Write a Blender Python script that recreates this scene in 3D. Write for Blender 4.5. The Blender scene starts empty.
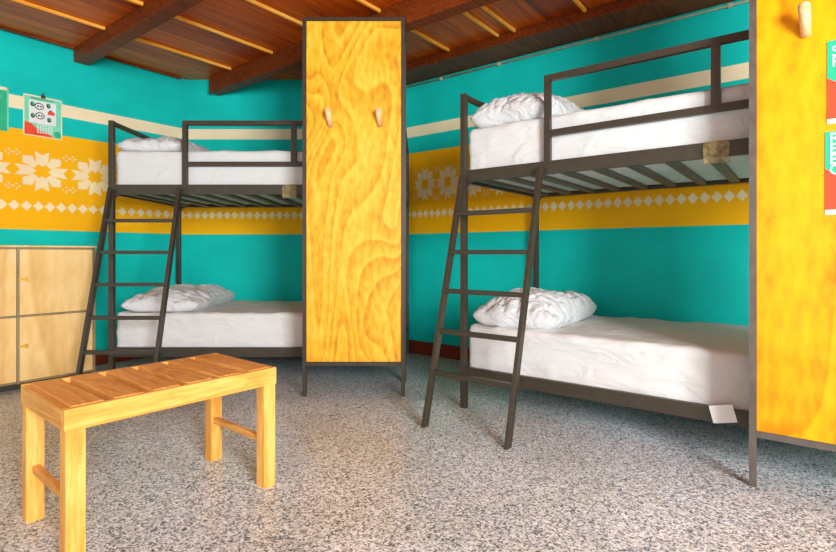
import bpy, bmesh, math, random
from mathutils import Vector, Matrix, noise
random.seed(7)
S = bpy.context.scene
COL = S.collection
H = 0.9                       # eye height in metres; layout was surveyed in eye heights
A = Vector((.607, .794, 0))   # direction of the left wall, receding
C = Vector((.794, -.607, 0))  # direction of the right wall, coming forward
ROTC = math.atan2(-.607, .794)
CEIL = 2.77*H

def lin(c):
    r = []
    for v in c:
        v /= 255
        r.append(v/12.92 if v <= .04045 else ((v+.055)/1.055)**2.4)
    return (*r, 1)

# ------------------------------------------------------------------ materials
def new_mat(name):
    m = bpy.data.materials.new(name); m.use_nodes = True
    nt = m.node_tree; b = nt.nodes['Principled BSDF']
    return m, nt, b
def N(nt, t, **kw):
    n = nt.nodes.new(t)
    for k, v in kw.items():
        if k in n.inputs: n.inputs[k].default_value = v
        else: setattr(n, k, v)
    return n
def ramp(nt, fac, stops, interp='LINEAR'):
    r = nt.nodes.new('ShaderNodeValToRGB'); r.color_ramp.interpolation = interp
    e = r.color_ramp.elements
    while len(e) < len(stops): e.new(.5)
    for i, (p, c) in enumerate(stops):
        e[i].position = p; e[i].color = lin(c)
    nt.links.new(fac, r.inputs[0]); return r
def coords(nt, scale, space='Object'):
    t = nt.nodes.new('ShaderNodeTexCoord'); mp = nt.nodes.new('ShaderNodeMapping')
    mp.inputs['Scale'].default_value = scale
    nt.links.new(t.outputs[space], mp.inputs[0]); return mp.outputs[0]
def bump(nt, b, h, strength=.2, dist=.01):
    bp = N(nt, 'ShaderNodeBump'); bp.inputs['Strength'].default_value = strength
    bp.inputs['Distance'].default_value = dist
    nt.links.new(h, bp.inputs['Height']); nt.links.new(bp.outputs[0], b.inputs['Normal'])

def mat_plain(name, c, rough=.6, metal=0, var=.0, scale=8, spec=None):
    m, nt, b = new_mat(name)
    b.inputs['Roughness'].default_value = rough; b.inputs['Metallic'].default_value = metal
    if spec is not None: b.inputs['Specular IOR Level'].default_value = spec
    n = N(nt, 'ShaderNodeTexNoise', Scale=scale, Detail=5.0)
    nt.links.new(coords(nt, (1, 1, 1)), n.inputs['Vector'])
    lo = tuple(max(0, v*(1-var)) for v in c); hi = tuple(min(255, v*(1+var)) for v in c)
    r = ramp(nt, n.outputs[0], [(.3, lo), (.7, hi)])
    nt.links.new(r.outputs[0], b.inputs['Base Color'])
    return m
def mat_paint(name, c, var=.06):
    m = mat_plain(name, c, .75, var=var, scale=2.2, spec=.25)
    nt = m.node_tree; b = nt.nodes['Principled BSDF']
    n = N(nt, 'ShaderNodeTexNoise', Scale=45.0, Detail=6.0)
    nt.links.new(coords(nt, (1, 1, 1)), n.inputs['Vector'])
    bump(nt, b, n.outputs[0], .25, .004)
    return m
def mat_wood(name, lo, mid, hi, grain=(1, 1, .12), scale=7, dist=3.0, rough=.5, knots=False, dark=None):
    m, nt, b = new_mat(name); b.inputs['Roughness'].default_value = rough
    b.inputs['Specular IOR Level'].default_value = .25
    v = coords(nt, grain)
    n1 = N(nt, 'ShaderNodeTexNoise', Scale=scale*.5, Detail=1.0, Distortion=.4)
    nt.links.new(v, n1.inputs['Vector'])
    # contour rings of a smooth noise field = flat-sawn cathedral figure
    mul = N(nt, 'ShaderNodeMath', operation='MULTIPLY'); mul.inputs[1].default_value = dist*4
    nt.links.new(n1.outputs[0], mul.inputs[0])
    fr = N(nt, 'ShaderNodeMath', operation='FRACT')
    nt.links.new(mul.outputs[0], fr.inputs[0])
    n2 = N(nt, 'ShaderNodeTexNoise', Scale=scale*8, Detail=4.0)
    nt.links.new(v, n2.inputs['Vector'])
    n3 = N(nt, 'ShaderNodeTexNoise', Scale=scale*.35, Detail=2.0)
    nt.links.new(coords(nt, (1, 1, .5)), n3.inputs['Vector'])
    m0 = ramp(nt, fr.outputs[0], [(0, (255, 255, 255)), (.12, (120, 120, 120)), (.6, (215, 215, 215)), (1, (255, 255, 255))])
    m1 = N(nt, 'ShaderNodeMath', operation='MULTIPLY_ADD'); m1.inputs[1].default_value = .30
    nt.links.new(m0.outputs[0], m1.inputs[0])
    sc_ = N(nt, 'ShaderNodeMath', operation='MULTIPLY'); sc_.inputs[1].default_value = .7
    nt.links.new(n2.outputs[0], sc_.inputs[0]); nt.links.new(sc_.outputs[0], m1.inputs[2])
    m2 = N(nt, 'ShaderNodeMath', operation='MULTIPLY_ADD'); m2.inputs[1].default_value = .45
    nt.links.new(n3.outputs[0], m2.inputs[0]); nt.links.new(m1.outputs[0], m2.inputs[2])
    r = ramp(nt, m2.outputs[0], [(.5, lo), (.74, mid), (.95, hi)])
    out = r.outputs[0]
    if knots:
        vo = N(nt, 'ShaderNodeTexVoronoi', Scale=2.3); nt.links.new(coords(nt, (1, 1, .6)), vo.inputs['Vector'])
        kr = ramp(nt, vo.outputs['Distance'], [(.02, (110, 60, 10)), (.075, (255, 255, 255))])
        mx = N(nt, 'ShaderNodeMixRGB', blend_type='MULTIPLY'); mx.inputs[0].default_value = .7
        nt.links.new(out, mx.inputs[1]); nt.links.new(kr.outputs[0], mx.inputs[2]); out = mx.outputs[0]
    nt.links.new(out, b.inputs['Base Color'])
    bump(nt, b, n2.outputs[0], .12, .003)
    return m
def mat_terrazzo():
    m, nt, b = new_mat('terrazzo'); b.inputs['Roughness'].default_value = .28
    b.inputs['Specular IOR Level'].default_value = .35
    v = coords(nt, (1, 1, 1))
    n = N(nt, 'ShaderNodeTexNoise', Scale=30.0, Detail=3.0); nt.links.new(v, n.inputs['Vector'])
    mix = N(nt, 'ShaderNodeMixRGB'); mix.inputs[0].default_value = .03
    nt.links.new(v, mix.inputs[1]); nt.links.new(n.outputs['Color'], mix.inputs[2])
    vo = N(nt, 'ShaderNodeTexVoronoi', Scale=165.0); nt.links.new(mix.outputs[0], vo.inputs['Vector'])
    bw = N(nt, 'ShaderNodeSeparateColor'); nt.links.new(vo.outputs['Color'], bw.inputs[0])
    r = ramp(nt, bw.outputs[0], [(0, (90, 100, 108)), (.15, (146, 157, 165)), (.32, (192, 204, 212)), (.5, (216, 228, 238)), (.70, (242, 252, 255)), (.94, (212, 206, 190))], 'CONSTANT')
    n2 = N(nt, 'ShaderNodeTexNoise', Scale=1.3, Detail=3.0); nt.links.new(v, n2.inputs['Vector'])
    r2 = ramp(nt, n2.outputs[0], [(.35, (236, 232, 222)), (.65, (255, 255, 255))])
    mx = N(nt, 'ShaderNodeMixRGB', blend_type='MULTIPLY'); mx.inputs[0].default_value = 1
    nt.links.new(r.outputs[0], mx.inputs[1]); nt.links.new(r2.outputs[0], mx.inputs[2])
    nt.links.new(mx.outputs[0], b.inputs['Base Color'])
    return m
def mat_cloth(name, c, wr=.5):
    m, nt, b = new_mat(name); b.inputs['Roughness'].default_value = .9
    b.inputs['Specular IOR Level'].default_value = .1
    b.inputs['Base Color'].default_value = lin(c)
    n = N(nt, 'ShaderNodeTexNoise', Scale=5.0, Detail=5.0, Distortion=1.6)
    nt.links.new(coords(nt, (1, 1.6, 2.2)), n.inputs['Vector'])
    bump(nt, b, n.outputs[0], wr, .03)
    return m
def mat_ceiling():
    # tongue-and-groove boards running along the left wall; width across the ceiling's local y
    m, nt, b = new_mat('ceiling_boards'); b.inputs['Roughness'].default_value = .45
    t = N(nt, 'ShaderNodeTexCoord'); sp = N(nt, 'ShaderNodeSeparateXYZ')
    nt.links.new(t.outputs['Object'], sp.inputs[0])
    sc = N(nt, 'ShaderNodeMath', operation='MULTIPLY'); sc.inputs[1].default_value = 1/.28
    nt.links.new(sp.outputs[1], sc.inputs[0])
    fl = N(nt, 'ShaderNodeMath', operation='FLOOR'); nt.links.new(sc.outputs[0], fl.inputs[0])
    fr = N(nt, 'ShaderNodeMath', operation='FRACT'); nt.links.new(sc.outputs[0], fr.inputs[0])
    wn = N(nt, 'ShaderNodeTexWhiteNoise', noise_dimensions='1D'); nt.links.new(fl.outputs[0], wn.inputs['W'])
    v = coords(nt, (.5, 6, 1))
    n = N(nt, 'ShaderNodeTexNoise', Scale=4.0, Detail=6.0, Distortion=.6); nt.links.new(v, n.inputs['Vector'])
    ad = N(nt, 'ShaderNodeMath', operation='MULTIPLY_ADD'); ad.inputs[1].default_value = .35
    nt.links.new(wn.outputs[0], ad.inputs[0]); nt.links.new(n.outputs[0], ad.inputs[2])
    r = ramp(nt, ad.outputs[0], [(.35, (130, 40, 2)), (.6, (180, 70, 3)), (.9, (218, 106, 12))])
    se = ramp(nt, fr.outputs[0], [(.0, (90, 60, 50)), (.035, (255, 255, 255))])
    mx = N(nt, 'ShaderNodeMixRGB', blend_type='MULTIPLY'); mx.inputs[0].default_value = 1
    nt.links.new(r.outputs[0], mx.inputs[1]); nt.links.new(se.outputs[0], mx.inputs[2])
    nt.links.new(mx.outputs[0], b.inputs['Base Color'])
    return m

M = dict(
 teal=mat_paint('teal_paint', (0, 194, 184)),
 yellow=mat_paint('yellow_paint', (255, 184, 3), .03),
 cream=mat_paint('cream_paint', (246, 228, 188), .04),
 motif=mat_paint('stencil_paint', (250, 226, 178), .05),
 floor=mat_terrazzo(), ceil=mat_ceiling(),
 beam=mat_wood('dark_beam_wood', (82, 30, 6), (112, 46, 10), (136, 62, 18), (.3, 3, 3), 4),
 batten=mat_wood('batten_wood', (250, 160, 40), (255, 178, 60), (255, 196, 90), (.2, 3, 3), 4),
 metal=mat_plain('dark_steel', (62, 54, 42), .42, .2, .06, 20),
 metal2=mat_plain('grey_steel', (96, 88, 80), .42, .25, .1, 20),
 slat=mat_plain('slat_steel', (96, 84, 76), .5, .1, .12, 12),
 ply=mat_wood('yellow_plywood', (198, 130, 18), (230, 168, 36), (242, 190, 66), (1.0, 1.0, .38), 4.5, 4.2, .42, knots=True),
 ply2=mat_wood('deep_yellow_plywood', (196, 114, 2), (228, 156, 5), (240, 172, 12), (1.0, 1.0, .38), 3.0, 2.2, .4, knots=True),
 edge=mat_plain('plywood_edge', (236, 196, 110), .6, 0, .08, 30),
 bench=mat_wood('pine', (210, 138, 52), (230, 164, 74), (242, 186, 100), (.25, 2, 2), 6, 2.0, .45),
 leg=mat_wood('pine_upright', (210, 138, 52), (230, 164, 74), (242, 186, 100), (2, 2, .25), 6, 2.0, .45),
 slatw=mat_wood('amber_pine', (192, 122, 44), (216, 150, 70), (232, 174, 98), (2.2, .25, 2), 6, 2.4, .5),
 locker=mat_wood('birch_ply', (222, 178, 104), (238, 198, 126), (246, 212, 146), (1, 1, .3), 2.5, 1.4, .5),
 lframe=mat_plain('locker_steel', (150, 132, 100), .5, .1, .08),
 brass=mat_plain('brass', (232, 184, 60), .35, .6, .05),
 peg=mat_wood('peg_wood', (214, 160, 100), (236, 186, 130), (246, 206, 156), (1, 1, 1), 10, 1.2, .6),
 sheet=mat_cloth('white_sheet', (212, 213, 210), .45),
 pillow=mat_cloth('white_pillow', (214, 216, 216), .8),
 base=mat_paint('baseboard_paint', (120, 46, 22), .12),
 white=mat_plain('white_paper', (232, 234, 230), .7, 0, .02),
 black=mat_plain('ink', (48, 52, 50), .7, 0, .05),
 green=mat_plain('green_print', (16, 176, 128), .6, 0, .06),
 mint=mat_plain('mint_print', (120, 214, 178), .6, 0, .06),
 red=mat_plain('red_print', (236, 68, 24), .6, 0, .06),
 wire=mat_plain('pale_conduit', (196, 184, 150), .5, 0, .05),
 clear=mat_plain('yellowed_plastic', (160, 142, 92), .3, 0, .3, 40),
)

M['clear'].node_tree.nodes['Principled BSDF'].inputs['Alpha'].default_value = .35
# ------------------------------------------------------------------ mesh helpers
def xf(bm, geom, mat):
    bmesh.ops.transform(bm, matrix=mat, verts=geom)
def box(bm, x0, x1, y0, y1, z0, z1, mi=0):
    r = bmesh.ops.create_cube(bm, size=1)
    vs = r['verts']
    xf(bm, vs, Matrix.Translation(((x0+x1)/2, (y0+y1)/2, (z0+z1)/2)) @ Matrix.Diagonal((x1-x0, y1-y0, z1-z0, 1)))
    for f in {f for v in vs for f in v.link_faces}: f.material_index = mi
    return vs
def bar(bm, p, q, w, d, up=Vector((0, 1, 0))):
    """rectangular bar from p to q, w across, d along `up`"""
    p, q = Vector(p), Vector(q); z = (q-p).normalized()
    x = Vector(up).cross(z).normalized(); y = z.cross(x)
    r = bmesh.ops.create_cube(bm, size=1); L = (q-p).length
    mt = Matrix((x, y, z)).transposed().to_4x4(); mt.translation = (p+q)/2
    xf(bm, r['verts'], mt @ Matrix.Diagonal((w, d, L, 1)))
    return r['verts']
def cyl(bm, p, q, r1, r2=None, seg=16):
    p, q = Vector(p), Vector(q); z = (q-p).normalized()
    r = bmesh.ops.create_cone(bm, cap_ends=True, segments=seg, radius1=r1, radius2=r1 if r2 is None else r2, depth=(q-p).length)
    mt = z.to_track_quat('Z', 'Y').to_matrix().to_4x4(); mt.translation = (p+q)/2
    xf(bm, r['verts'], mt); return r['verts']
def ob(name, bm, mats, parent=None, bevel=0, smooth=False, seg=2):
    if not isinstance(mats, (list, tuple)): mats = [mats]
    if bevel:
        bmesh.ops.bevel(bm, geom=list(bm.edges), offset=bevel, segments=seg, profile=.5, affect='EDGES', clamp_overlap=True)
    bmesh.ops.recalc_face_normals(bm, faces=bm.faces)
    me = bpy.data.meshes.new(name); bm.to_mesh(me); bm.free()
    for m in mats: me.materials.append(m)
    if smooth:
        for p in me.polygons: p.use_smooth = True
    o = bpy.data.objects.new(name, me); COL.objects.link(o)
    if parent: o.parent = parent
    return o
def B(): return bmesh.new()
def empty(name, loc, rz=0):
    o = bpy.data.objects.new(name, None); COL.objects.link(o)
    o.location = loc; o.rotation_euler = (0, 0, rz); o.empty_display_size = .1; return o
def tag(o, label=None, cat=None, group=None, kind=None):
    if label: o['label'] = label
    if cat: o['category'] = cat
    if group: o['group'] = group
    if kind: o['kind'] = kind
    return o
def copy_tree(o, parent=None):
    c = o.copy(); COL.objects.link(c)
    if parent: c.parent = parent
    for ch in list(o.children): copy_tree(ch, c)
    return c

# ------------------------------------------------------------------ room
PAB = Vector((-2.370, 5.18, 0))*H     # corner of left and middle walls
PBC = Vector((-.184, 5.18, 0))*H      # corner of middle and right walls
LA, LC = 6.0*H, 6.6*H
ZB = [0, 1.190, 2.00, 2.160, 2.266, 2.77]
ZM = [0, 1, 0, 2, 0]
def star(R, Rx):
    """eight-point woven star: polygons in unit (x, z) scaled to Rx, R"""
    P = []
    arm = [(0, .22), (.23, .45), (.27, 1.0), (0, .82), (-.27, 1.0), (-.23, .45)]
    diag = [(.13, .33), (.33, .13), (.46, .25), (.72, .36), (.72, .72), (.36, .72), (.25, .46)]
    for k in range(4):
        c, s = [(1, 0), (0, 1), (-1, 0), (0, -1)][k]
        src = arm
        for poly in (src, diag):
            P.append([(Rx*(x*c-z*s), R*(x*s+z*c)) for x, z in poly])
    return P
def wall(name, P0, dirv, L, stars, diam, side):
    """P0 = start at floor, dirv along wall, inner side normal = side"""
    bm = B()
    T = .12
    nrm = Vector(side)
    for i in range(5):
        z0, z1 = ZB[i]*H, ZB[i+1]*H
        q = [P0+Vector((0, 0, z0)), P0+dirv*L+Vector((0, 0, z0)), P0+dirv*L+Vector((0, 0, z1)), P0+Vector((0, 0, z1))]
        vs = [bm.verts.new(p) for p in q] + [bm.verts.new(p-nrm*T) for p in q]
        for idx in ((0, 1, 2, 3), (7, 6, 5, 4), (0, 4, 5, 1), (1, 5, 6, 2), (2, 6, 7, 3), (3, 7, 4, 0)):
            f = bm.faces.new([vs[j] for j in idx]); f.material_index = ZM[i]
    def poly(pts, t, z, off=.0012):
        vs = [bm.verts.new(P0+dirv*(t+x)+nrm*off+Vector((0, 0, z+zz))) for x, zz in pts]
        f = bm.faces.new(vs); f.material_index = 3
    for t, Rx in stars:
        for p in star(.165*H, Rx): poly(p, t, 1.675*H)
        for sx in (-1, 1):
            for sz in (-1, 1):
                a = .012*H
                for dx, dz in ((0, 1), (1, 0), (0, -1), (-1, 0)):
                    cx, cz = sx*Rx*.93+dx*1.6*a, sz*.135*H+dz*1.6*a
                    poly([(cx-a*.7, cz), (cx, cz-a*.7), (cx+a*.7, cz), (cx, cz+a*.7)], t, 1.675*H)
    t = diam*.5
    while t < L:
        poly([(-diam*.47, 0), (0, -.042*H), (diam*.47, 0), (0, .042*H)], t, 1.385*H); t += diam
    return tag(ob(name, bm, [M['teal'], M['yellow'], M['cream'], M['motif']]), kind='structure')
nA = Vector((.794, -.607, 0)); nC = Vector((-.607, -.794, 0)); nB = Vector((0, -1, 0))
wall('wall_left', PAB, -A, LA, [((.045+.395*k)*H, .185*H) for k in range(1, 13)], .081*H, nA)
wall('wall_back', PAB, Vector((1, 0, 0)), PBC.x-PAB.x, [((.18+.47*k)*H, .185*H) for k in range(4)], .0765*H, nB)
sc = [.318, .59, .865, 1.14]+[1.57+.44*k for k in range(11)]
wall('wall_right', PBC, C, LC, [(s*H, (.13 if i < 4 else .185)*H) for i, s in enumerate(sc)], .073*H, nC)

def plan(name, z0, z1, mat):
    bm = B()
    pa, pc = PAB-A*LA, PBC+C*LC
    pts = [pa-nA*.12, PAB+Vector((-.12, .12, 0)), PBC+Vector((.06, .12, 0)), pc-nC*.12, Vector((pc.x, -3.2, 0)), Vector((pa.x, -3.2, 0))]
    lo = [bm.verts.new((p.x, p.y, z0)) for p in pts]; hi = [bm.verts.new((p.x, p.y, z1)) for p in pts]
    bm.faces.new(hi); bm.faces.new(lo[::-1])
    for i in range(6):
        j = (i+1) % 6; bm.faces.new((lo[i], lo[j], hi[j], hi[i]))
    return bm
tag(ob('floor', plan('f', -.1, 0, None), M['floor']), kind='structure')
# ceiling drawn in its own axes (x along the left wall) so its boards follow that wall
bm = plan('c', CEIL, CEIL+.1, None)
rz = math.atan2(A.y, A.x)
xf(bm, bm.verts, Matrix.Rotation(-rz, 4, 'Z'))
ceil = tag(ob('ceiling', bm, M['ceil']), kind='structure'); ceil.rotation_euler = (0, 0, rz)
# in ceiling axes: X = along A (=n), Y = towards the left wall (=m)
def cbox(name, n0, n1, m0, m1, z0, z1, mat, parent=None, bev=.004):
    bm = B(); box(bm, n0*H, n1*H, m0*H, m1*H, z0, z1)
    o = ob(name, bm, mat, parent, bev)
    if not parent: o.rotation_euler = (0, 0, rz)
    return o
def m_at_back(n):   # where a beam at n meets the middle wall (y = 5.18)
    return (5.18-.794*n)/.607
for i, (n0, n1, m0, m1, d) in enumerate([(.56, .68, -5, 5.02, .12), (1.67, 1.785, -5, 5.02, .12), (2.765, 2.88, -5, m_at_back(2.88)-.01, .165), (3.66, 3.99, -5, m_at_back(3.99)-.01, .08)]):
    tag(cbox('trim_%d' % (i+1), n0, n1, m0, m1, CEIL-d*H, CEIL-.001, M['beam']), kind='structure')
for m in (4.985, 4.36, 3.72, 3.07, 2.46, 1.98, 1.83, 1.27, .65, .0):
    for n0, n1 in ((-2.5, .555), (.685, 1.665), (1.79, 2.76), (2.885, 3.655)):
        if n0 > 2 and m > m_at_back(n1)-.02: continue
        if m > 4.9 and n0 > 1.7: n1 = 2.6
        if m > 4.2 and n0 > 2.8: continue
        cbox('batten', n0, n1, m-.011, m+.011, CEIL-.022, CEIL-.0005, M['beam' if m > 4.9 else 'batten'], ceil, .003)
# skirting
def skirt(name, P0, d, L, n, ext=0):
    bm = B(); p = P0+n*.008+d*.01; q = P0+n*.008+d*L
    bar(bm, p+Vector((0, 0, .0575)), q+Vector((0, 0, .0575)), .016, .115, Vector((0, 0, 1)))
    tag(ob(name, bm, M['base'], None, .003), kind='structure')
skirt('baseboard_left', PAB, -A, LA, nA)
skirt('baseboard_back', PAB, Vector((1, 0, 0)), PBC.x-PAB.x-.02, nB)
skirt('baseboard_right', PBC, C, LC, nC)

# conduit along the right wall under the ceiling
cd = empty('conduit_pipe', PBC+C*.05+nC*.012+Vector((0, 0, CEIL-.092)), ROTC)
bm = B(); cyl(bm, (0, 0, 0), (LC-.2, 0, 0), .007, seg=10); ob('pipe', bm, M['wire'], cd, 0, True)
for t in (.42, .98, 1.75, 2.55, 3.5):
    bm = B(); box(bm, t-.012, t+.012, -.011, .011, -.013, .011); ob('clip', bm, M['wire'], cd, .002)
tag(cd, 'thin pale conduit pipe running along the right wall just under the ceiling', 'pipe')

# ------------------------------------------------------------------ soft goods
def soft_box(L, W, T, r, amp, seed, nx=90, ny=44, nz=14):
    bm = B(); g = {}
    def vert(i, j, k):
        key = (i, j, k)
        if key in g: return g[key]
        def e(t, n):  # denser near ends
            u = t/n*2-1; return math.copysign(1-(1-abs(u))**1.35, u)
        p = Vector((e(i, nx)*L/2, e(j, ny)*W/2, e(k, nz)*T/2))
        q = Vector((max(-L/2+r, min(L/2-r, p.x)), max(-W/2+r, min(W/2-r, p.y)), max(-T/2+r, min(T/2-r, p.z))))
        d = p-q
        if d.length > 1e-6:
            nn = d.normalized(); p = q+nn*r
        else: nn = Vector((0, 0, 1))
        s = Vector((seed*7.3, seed*3.1, 0))
        a = noise.noise(Vector((p.x*3, p.y*3, p.z*5))+s)*.6
        # tension creases pulled diagonally across the flanks
        w = 1-abs(noise.noise(Vector((p.x*4+p.z*9, p.y*5, p.z*7-p.x*2))+s*2))*2.2
        p = p+nn*(amp*a+amp*.9*max(0, w)**4)
        if p.z < -T/2: p.z = -T/2
        v = bm.verts.new(p+Vector((L/2, W/2, T/2))); g[key] = v; return v
    for i in range(nx):
        for j in range(ny):
            for k in (0, nz):
                bm.faces.new([vert(i, j, k), vert(i+1, j, k), vert(i+1, j+1, k), vert(i, j+1, k)])
    for i in range(nx):
        for k in range(nz):
            for j in (0, ny):
                bm.faces.new([vert(i, j, k), vert(i+1, j, k), vert(i+1, j, k+1), vert(i, j, k+1)])
    for j in range(ny):
        for k in range(nz):
            for i in (0, nx):
                bm.faces.new([vert(i, j, k), vert(i, j+1, k), vert(i, j+1, k+1), vert(i, j, k+1)])
    return bm
def pillow_bm(L, W, T, seed, n=70):
    """L along x, W along y; rumpled pillow with flattened underside"""
    bm = B(); s = Vector((seed*5.7, seed*2.3, seed))
    def prof(u, v):
        a = max(0, 1-abs(u)**2.6); b = max(0, 1-abs(v)**3.4)
        return (a*b)**.5
    rows = {}
    for side in (1, -1):
        for i in range(n+1):
            for j in range(n+1):
                u, v = i/n*2-1, j/n*2-1
                edge = i in (0, n) or j in (0, n)
                if side == -1 and edge: rows[(side, i, j)] = rows[(1, i, j)]; continue
                pin = 1-.10*(1-abs(v))*(abs(u)**3)*.6-.05*(1-abs(u))*0
                x = u*L/2*(1-.07*(1-v*v)*abs(u)**4); y = v*W/2*(1-.07*(1-u*u)*abs(v)**4)
                # round the corners
                k = (abs(u)**4)*(abs(v)**4); x *= 1-.10*k; y *= 1-.06*k
                h = prof(u, v)
                if side == 1:
                    w = Vector((x*7, y*6, 0))+s
                    r1 = 1-abs(noise.noise(w+Vector((0, 0, 3))))*2
                    r2 = 1-abs(noise.noise(w*2.3+Vector((5, 0, 0))))*2
                    cr = max(0, r1)**3*.16+max(0, r2)**3*.10
                    edgew = .55+.45*max(abs(u), abs(v))**2
                    z = T*.30+T*.72*h*(1+.22*noise.noise(w*.6)) - T*cr*edgew*min(1, h*2)
                else:
                    z = T*.30*(1-min(1, h*2.2))
                x += .006*noise.noise(Vector((x*9, y*9, 7))+s); y += .006*noise.noise(Vector((x*9, y*9, 17))+s)
                rows[(side, i, j)] = bm.verts.new((x, y, max(z, 0)))
    for side in (1, -1):
        for i in range(n):
            for j in range(n):
                q = [rows[(side, i, j)], rows[(side, i+1, j)], rows[(side, i+1, j+1)], rows[(side, i, j+1)]]
                try: bm.faces.new(q)
                except ValueError: pass
    return bm

# ------------------------------------------------------------------ bunk beds
BL, BW = 2.307*H, 1.14*H
PT = .034           # post section
TOP = 2.027*H
ZU0, ZU1 = 1.455*H, 1.53*H
ZL0, ZL1 = .195*H, .268*H
XG, XG2 = .53, 1.29
def make_bunk():
    root = empty('bunk_bed', (0, 0, 0))
    for x in (0, BL-PT):
        for y in (0, BW-PT):
            bm = B(); box(bm, x, x+PT, y, y+PT, 0, TOP); ob('post', bm, M['metal'], root, .003)
    for z0, z1 in ((ZU0, ZU1), (ZL0, ZL1)):
        for y in (0, BW-.03):
            bm = B(); box(bm, PT-.001, BL-PT+.001, y+.003, y+.033-.006, z0, z1)
            # rounded gussets where rail meets post, below the upper rail
            if z0 > 1:
                for xc, sg in ((PT, 1), (BL-PT, -1)):
                    g = .055; yy0, yy1 = y+.006, y+.024
                    pts = [(0, 0)]+[(g-g*math.sin(a), -g+g*math.cos(a)) for a in [math.pi/2*t/8 for t in range(9)]]
                    f = [bm.verts.new((xc+sg*px, yy0, z0+pz+.0005)) for px, pz in pts]
                    k = [bm.verts.new((xc+sg*px, yy1, z0+pz+.0005)) for px, pz in pts]
                    bm.faces.new(f); bm.faces.new(k[::-1])
                    for i in range(len(f)):
                        j = (i+1) % len(f); bm.faces.new((f[i], f[j], k[j], k[i]))
            ob('side_rail', bm, M['metal'], root)
        for x in (0, BL-.03):
            bm = B(); box(bm, x+.003, x+.027, PT-.001, BW-PT+.001, z0, z1); ob('end_rail', bm, M['metal'], root, .002)
        for i in range(12):
            x = .10+i*.167
            bm = B(); box(bm, x-.024, x+.024, .028, BW-.028, z0+.004, z0+.022); ob('slat', bm, M['slat'], root, .002)
    for x in (0, BL-PT):
        bm = B(); box(bm, x+.004, x+PT-.004, PT-.001, BW-PT+.001, TOP-.032, TOP-.002); ob('head_rail', bm, M['metal'], root, .003)
    bm = B()
    box(bm, XG-.016, XG+.016, .003, .031, ZU1-.002, TOP-.001)
    box(bm, XG+.015, BL-PT+.001, .003, .031, TOP-.033, TOP-.001)
    box(bm, XG+.015, BL-PT+.001, .005, .029, 1.505, 1.537)
    box(bm, XG2-.018, XG2+.018, .003, .031, 1.53, TOP-.03)
    ob('guard_rail', bm, M['metal'], root)
    # ladder leaning out from the upper side rail
    lo = .385
    bm = B()
    for x in (.030, .506):
        bar(bm, (x, -lo, .0), (x, -.018, ZU0+.035), .022, .04)
        vs = [v for v in bm.verts if v.co.z < .02]
        for v in vs: v.co.z = 0
    lad = ob('ladder', bm, M['metal'], root, .002)
    for k in (1.245, 1.005, .77, .535, .30):
        z = k*H; y = -lo+(lo-.018)*(z/(ZU0+.035))
        bm = B(); bar(bm, (.040, y, z), (.496, y, z), .024, .034); ob('rung', bm, M['metal'], lad, .003)
    return root
bedB = make_bunk(); bedB.location = (-2.397*H, 3.92*H, 0)
tag(bedB, 'dark steel bunk bed with ladder standing against the back wall beside the lockers', 'bunk bed', 'steel bunk beds')
bedC = copy_tree(bedB); bedC.location = (.2714*H, 3.275*H, 0); bedC.rotation_euler = (0, 0, ROTC)
tag(bedC, 'dark steel bunk bed with ladder standing along the right wall, the nearer of the two', 'bunk bed', 'steel bunk beds')
bpy.context.view_layer.update()
def on_bed(o, bed, x, y, z, rz=0):
    o.matrix_world = bed.matrix_world @ Matrix.Translation((x, y, z)) @ Matrix.Rotation(rz, 4, 'Z')
ML, MW = BL-.058, BW-.072
for bed, up, lab, seed in ((bedB, 1, 'white sheeted mattress on the upper bunk by the back wall', 1), (bedB, 0, 'white sheeted mattress on the lower bunk by the back wall', 2),
                     (bedC, 1, 'white sheeted mattress on the upper bunk along the right wall', 3), (bedC, 0, 'white sheeted mattress on the lower bunk along the right wall, crumpled at its front edge', 4)):
    z0 = (ZU0 if up else ZL0)+.0222
    T = (1.80*H if up else .53*H)-z0
    m = ob('mattress', soft_box(ML, MW, T, .03, .007 if up else .010, seed), M['sheet'], None, 0, True)
    on_bed(m, bed, .029, .036, z0)
    tag(m, lab, 'mattress', 'white mattresses')
    if bed is bedC and not up:
        bm = B(); 
        box(bm, -.045, .045, -.0015, .0015, -.075, .0)
        t = ob('care_label', bm, [M['white'], M['black']], m); t['label'] = 'white fabric care label hanging over the rail'
        t.location = (1.28, -.040, .058); t.rotation_euler = (math.radians(2), math.radians(-14), 0)
    if up:
        # crinkled clear plastic tag hooked over the rail
        bm = B()
        nx, nz = 10, 8
        gr = [[bm.verts.new((-.05+.1*i/nx, .006*noise.noise(Vector((i*.7, k*.7, seed))), -.095+.095*k/nz)) for k in range(nz+1)] for i in range(nx+1)]
        for i in range(nx):
            for k in range(nz): bm.faces.new((gr[i][k], gr[i+1][k], gr[i+1][k+1], gr[i][k+1]))
        t = ob('plastic_tag', bm, M['clear'], m, 0, True); t['label'] = 'yellowed clear plastic tag hanging over the steel rail'
        sd = t.modifiers.new('thickness', 'SOLIDIFY'); sd.thickness = .0015
        t.location = ((1.265 if bed is bedC else 1.235), -.040, .045)
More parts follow.
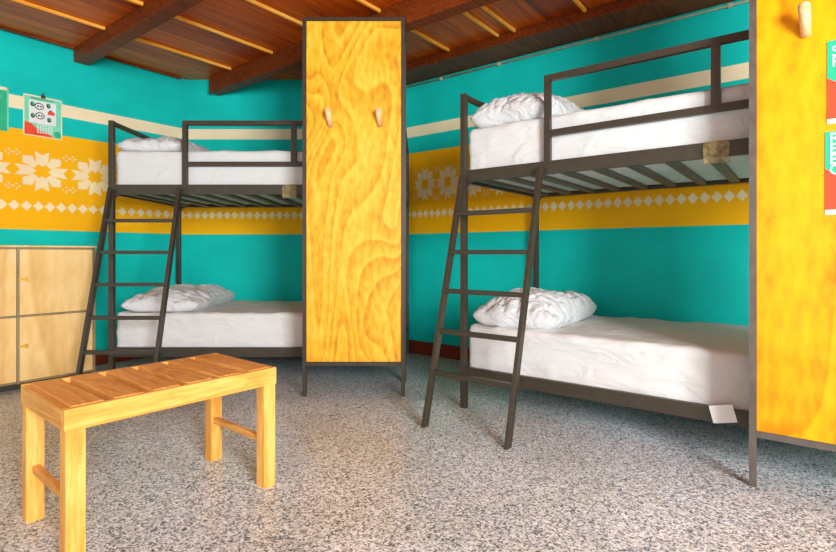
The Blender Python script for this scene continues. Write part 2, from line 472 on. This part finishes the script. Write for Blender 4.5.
for bed, up, lab, seed, px, py, L, W, T in (
    (bedB, 1, 'rumpled white pillow on the upper bunk by the back wall', 11, .262, .50, .50, .95, .15),
    (bedB, 0, 'rumpled white pillow on the lower bunk by the back wall', 12, .305, .50, .58, .95, .16),
    (bedC, 1, 'rumpled white pillow on the upper bunk along the right wall', 13, .285, .50, .52, .95, .23),
    (bedC, 0, 'rumpled white pillow on the lower bunk along the right wall', 14, .268, .50, .52, .95, .19)):
    p = ob('pillow', pillow_bm(L, W, T, seed), M['pillow'], None, 0, True)
    on_bed(p, bed, px, py, (1.80*H if up else .53*H)+.004, math.radians(-3 if up else 3))
    tag(p, lab, 'pillow', 'white pillows')

# ------------------------------------------------------------------ wardrobes
def wardrobe(loc, rz, depth, ply, label, metal):
    root = empty('wardrobe', loc, rz)
    W, Z0, Z1, P = .714*H, .213*H, 2.643*H, .024
    bm = B()
    for x in (0, W-P):
        box(bm, x, x+P, 0, P, 0, Z1)
        box(bm, x, x+P, depth-P, depth, Z0, Z1)
        box(bm, x+.001, x+P-.001, P-.001, depth-P+.001, Z0+.001, Z0+P)
        box(bm, x+.001, x+P-.001, P-.001, depth-P+.001, Z1-P, Z1-.001)
    for y in (0, depth-P):
        box(bm, P-.001, W-P+.001, y+.001, y+P-.001, Z0+.001, Z0+.026)
        box(bm, P-.001, W-P+.001, y+.001, y+P-.001, Z1-.024, Z1-.001)
    ob('frame', bm, metal, root)
    bm = B(); box(bm, P, W-P, .004, .019, Z0+.026, Z1-.024); ob('front_panel', bm, ply, root, .0015)
    bm = B(); box(bm, P, W-P, depth-.016, depth-.004, Z0+.026, Z1-.024); ob('back_panel', bm, ply, root, .001)
    for x0, x1 in ((.008, .020), (W-.020, W-.008)):
        bm = B(); box(bm, x0, x1, P, depth-P, Z0+P, Z1-P); ob('side_panel', bm, ply, root, .001)
    bm = B(); box(bm, P, W-P, .02, depth-.017, Z1-.02, Z1-.006); ob('top_panel', bm, ply, root, .001)
    for t in (.195*H, .54*H):
        bm = B(); z = 1.885*H
        cyl(bm, (t, .006, z), (t-.006, -.062, z+.085), .0165, .019, 20)
        r = bmesh.ops.create_uvsphere(bm, u_segments=16, v_segments=8, radius=.019)
        xf(bm, r['verts'], Matrix.Translation((t-.006, -.062, z+.085)) @ Matrix.Diagonal((1, 1, .7, 1)))
        pg = ob('coat_peg', bm, M['peg'], root, 0, True)
    return tag(root, label, 'wardrobe')
dB = 3.92*H-3.53*H-.004
wB = wardrobe((-.805*H, 3.53*H, 0), 0, dB, M['ply'], 'tall yellow plywood wardrobe in steel frame at foot of the back wall bunk', M['metal'])
wC = wardrobe((1.4335*H-.012, 2.176*H, 0), ROTC, .167*H-.006, M['ply2'], 'tall yellow plywood wardrobe at the right edge with two posters on it', M['metal2'])
bpy.context.view_layer.update()

# ------------------------------------------------------------------ posters
def poster(name, w, h, style, label, cat, group=None, seed=1):
    """local: x right, z up, faces -y, origin top left"""
    root = empty(name, (0, 0, 0))
    rnd = random.Random(seed)
    bm = B(); box(bm, 0, w, -.0016, 0, -h, 0)
    ob('sheet', bm, M['mint'] if style == 'menu' else M['white'] if style == 'red' else M['green'], root)
    if style == 'menu':
        bm = B()
        def q(pts, mi, o=-.0022):
            f = bm.faces.new([bm.verts.new((x*w, o, -z*h)) for x, z in pts]); f.material_index = mi
        def r(x0, x1, z0, z1, mi, o=-.0022): q([(x0, z0), (x1, z0), (x1, z1), (x0, z1)], mi, o)
        r(.0, 1, .0, .03, 4); r(0, .03, 0, 1, 4); r(.97, 1, 0, 1, 4); r(0, 1, .975, 1, 4)
        r(.14, .84, .12, .68, 0, -.0024)
        # four small cartoon figures and the round masks between
        def ell(cx, cz, rx, rz_, mi, o):
            q([(cx+rx*math.cos(a), cz+rz_*math.sin(a)) for a in [k*math.pi/8 for k in range(16)]], mi, o)
        for cx, cz in ((.40, .25), (.42, .48)):
            ell(cx, cz, .12, .085, 1, -.0026); ell(cx, cz, .095, .062, 0, -.0028); ell(cx-.03, cz, .03, .02, 1, -.003); ell(cx+.04, cz, .03, .02, 1, -.003)
        for cx, cz in ((.23, .22), (.64, .2), (.7, .36), (.66, .55), (.24, .5)):
            ell(cx, cz, .055, .06, 1, -.0026); ell(cx+.01, cz-.01, .03, .035, 2, -.0028)
        r(.62, .80, .34, .42, 3, -.0031)
        for k in range(9): r(.2+.065*k, .24+.065*k, .06, .085, 1, -.0026)
        q([(.03, .66), (.20, .70), (.34, .80), (.62, .90), (.80, .975), (.03, .975)], 3, -.0025)
        for j in range(4):
            for k in range(6):
                x = .34+.07*k+rnd.random()*.01; r(x, x+.045, .70+.055*j, .735+.055*j, 0, -.0030)
        q([(.78, .84), (.9, .80), (.97, .86), (.97, .97), (.82, .97)], 2, -.003)
        ob('print', bm, [M['white'], M['black'], M['green'], M['red'], M['cream']], root)
    elif style == 'green':
        bm = B()
        for x0, x1, z0, z1, mi in ((0, 1, 0, .07, 0), (.96, 1, 0, 1, 1), (.1, .8, .2, .26, 0), (.1, .6, .32, .36, 0), (.1, .7, .42, .46, 0)):
            bm.faces.new([bm.verts.new((x*w, -.0022-.0002*(z0 > 0), -z*h)) for x, z in ((x0, z0), (x1, z0), (x1, z1), (x0, z1))]).material_index = mi
        ob('print', bm, [M['cream'], M['mint']], root)
    else:
        bm = B()
        def q(pts, mi, o):
            f = bm.faces.new([bm.verts.new((x*w, o, -z*h)) for x, z in pts]); f.material_index = mi
        q([(0, .0), (1, .0), (1, .56), (.10, .50), (0, .44)], 0, -.0022)
        q([(0, .44), (.10, .50), (1, .56), (1, .94), (0, .94)], 1, -.0022)
        q([(0, .94), (1, .94), (1, 1), (0, 1)], 2, -.0022)
        for k in range(9):
            z = .58+.03*k; q([(.18, z), (.18+.5*rnd.random()+.2, z), (.7, z+.008), (.18, z+.012)], 2, -.0024)
        ob('print', bm, [M['green'], M['red'], M['cream']], root)
        cu = bpy.data.curves.new('lettering', 'FONT'); cu.body = 'R\nE\nB\nO' if seed > 4 else 'S\nR\n '; cu.size = .052; cu.space_line = .72; cu.extrude = .0003
        o = bpy.data.objects.new('lettering', cu); COL.objects.link(o); cu.materials.append(M['white'])
        me = bpy.data.meshes.new_from_object(o); bpy.data.objects.remove(o)
        o = bpy.data.objects.new('lettering', me); COL.objects.link(o)
        o.parent = root; o.rotation_euler = (math.pi/2, 0, 0); o.location = (w*.05, -.003, -h*(.14 if seed > 4 else .19))
    return tag(root, label, cat, group)
def clipmesh(root, x):
    bm = B(); box(bm, x-.014, x+.014, -.006, -.001, -.012, .012); cyl(bm, (x, -.004, .008), (x, -.004, .03), .005, seg=10)
    ob('bulldog_clip', bm, M['metal'], root, .0)
rA = math.atan2(.794, .607)
def on_left(o, t, z): # t = eye heights from the corner to the poster's left edge; faces the room
    p = PAB-A*t*H+nA*.0015; o.location = (p.x, p.y, z); o.rotation_euler = (0, 0, rA)
p1 = poster('poster', .27*H, .335*H, 'menu', 'green, white and red illustrated poster clipped to the left wall', 'poster', None, 2); on_left(p1, 1.359, 2.294*H); clipmesh(p1, .135*H)
p2 = poster('poster', .27*H, .345*H, 'green', 'plain green poster cut off by the left edge of the photo', 'poster', None, 3); on_left(p2, 1.453+.27, 2.31*H)
for k, (z, lab) in enumerate(((1.842, 'teal and orange poster on the right wardrobe, the upper one'), (1.482, 'teal and orange poster on the right wardrobe, the lower one'))):
    o = poster('poster', .25*H, .33*H, 'red', lab, 'poster', 'posters on the right wardrobe', 4+k)
    o.matrix_world = wC.matrix_world @ Matrix.Translation((.248*H+.012-k*.006, .0035, z*H))

# ------------------------------------------------------------------ lockers
nLk = 4.526
Lk0 = Vector((-2.587, 4.07, 0))*H       # far end of the face
lk = empty('locker_cabinet', Lk0, rA+math.pi)   # local x runs back along -A towards the camera side; local y = into? (see below)
# local x = -A ; local y = rotate90(-A) = (.794,-.607) = into the room ; so the face is at y = 0, carcass at y<0
D = .485*H; dw = .493*H; z0, z1, z2 = .05*H, .54*H, 1.042*H
NC = 3
bm = B()
box(bm, 0, NC*dw+.03, -D, -.02, z0, z1-.0); box(bm, 0, NC*dw+.03, -D, -.02, z1, z2)
ob('carcass', bm, M['locker'], lk)
bm = B(); box(bm, -.004, NC*dw+.034, -D+.002, .004, z2, z2+.012); ob('top', bm, M['locker'], lk, .002)
bm = B(); box(bm, .01, NC*dw+.02, -D+.02, -.05, 0, z0); ob('plinth', bm, M['metal'], lk)
bm = B()
for i in range(NC+1):
    x = i*dw; box(bm, x+.004, x+.018, -.021, .003, z0, z2)
for z in (z0, z1-.009, z2-.016):
    for i in range(NC): box(bm, i*dw+.021, (i+1)*dw+.001, -.021, .002, z+.004, z+.014)
ob('frame', bm, M['lframe'], lk)
for i in range(NC):
    for za, zb in ((z0+.016, z1-.007), (z1+.007, z2-.014)):
        bm = B(); box(bm, i*dw+.0195, (i+1)*dw+.0025, -.019, -.001, za, zb)
        d = ob('door', bm, M['locker'], lk, .002)
        bm = B(); zc = za+.32*(zb-za) if za < z1-.2 and False else (za+zb)/2+(.02 if za < z1-.1 else .02)
        xx = (i+1)*dw-.012
        box(bm, xx-.022, xx+.020, -.0005, .006, zc-.006, zc+.006); box(bm, xx-.03, xx-.014, -.0005, .010, zc-.014, zc+.014)
        cyl(bm, (xx+.004, .004, zc), (xx+.004, .014, zc), .008, seg=12)
        h = ob('latch', bm, M['brass'], d); h['label'] = 'small brass latch'
tag(lk, 'low light wood locker cabinet with brass latches under the left wall posters', 'locker cabinet')

# ------------------------------------------------------------------ bench
bx = Vector((.635, .772, 0))
bn = empty('bench', Vector((-1.108, 1.588, 0))*H, math.atan2(.772, .635))
L, W, TZ, AP, th = .782*H, .50*H, .507*H, .0717*H, .022
for y0 in (0, W-th):
    bm = B(); box(bm, 0, L, y0, y0+th, TZ-AP, TZ); ob('apron', bm, M['bench'], bn, .003)
for x0 in (0, L-th):
    bm = B(); box(bm, x0, x0+th, th, W-th, TZ-AP, TZ-.001); o = ob('end_apron', bm, M['slatw'], bn, .003)
lw = .075
for x0 in (.004, L-.004-.050):
    for y0 in (.003, W-.003-.051):
        bm = B(); box(bm, x0, x0+.050, y0+.001, y0+.050, 0, TZ-AP+.0)
        box(bm, x0+.02, x0+.03 if x0 > .1 else x0+.048, y0+.02 if y0 < .1 else y0, y0+.052 if y0 < .1 else y0+.032, TZ-AP-.001, TZ-.024)
        ob('leg', bm, M['leg'], bn)
for x0 in (.02, L-.02-.022):
    bm = B(); box(bm, x0, x0+.022, .05, W-.05, .175-.012, .175+.012); ob('stretcher', bm, M['slatw'], bn, .003)
for y0, lw_ in ((th, .008), (W-th-.03, .03)):
    bm = B(); box(bm, th, L-th, y0, y0+lw_, TZ-.045, TZ-.0215); ob('ledger', bm, M['bench'], bn, .002)
n = 6; sw = .088; gap = (L-2*th-n*sw)/(n-1)
for i in range(n):
    x0 = th+i*(sw+gap)
    bm = B(); box(bm, x0+.0005, x0+sw-.0005, th+.0005, W-th-.0005, TZ-.021, TZ+.002); ob('slat', bm, M['slatw'], bn, .0025)
tag(bn, 'small pine bench with a slatted top standing on the terrazzo floor', 'bench')

# ------------------------------------------------------------------ light
w = bpy.data.worlds.new('daylight'); S.world = w; w.use_nodes = True
bg = w.node_tree.nodes['Background']; bg.inputs[0].default_value = (.86, .95, 1, 1); bg.inputs[1].default_value = 1.25
def area(name, loc, target, sx, sy, power, col=(1, 1, 1)):
    l = bpy.data.lights.new(name, 'AREA'); l.shape = 'RECTANGLE'; l.size = sx; l.size_y = sy; l.energy = power; l.color = col
    o = bpy.data.objects.new(name, l); COL.objects.link(o); o.location = loc
    o.rotation_euler = (Vector(target)-Vector(loc)).to_track_quat('-Z', 'Y').to_euler(); return o
area('window_daylight', (1.9, -2.2, 1.8), (-1.0, 3.6, 1.1), 1.4, 1.5, 260, (.94, .98, 1))

cam = bpy.data.cameras.new('camera'); co = bpy.data.objects.new('camera', cam); COL.objects.link(co)
co.location = (0, 0, H); co.rotation_euler = (math.pi/2, 0, 0)
cam.sensor_width = 36; cam.lens = 507/836*36; cam.shift_y = -(276-253)/836; cam.clip_start = .02
S.camera = co
vs = S.view_settings; vs.view_transform = 'Standard'; vs.look = 'None'; vs.gamma = 1; vs.exposure = .44; vs.use_curve_mapping = False
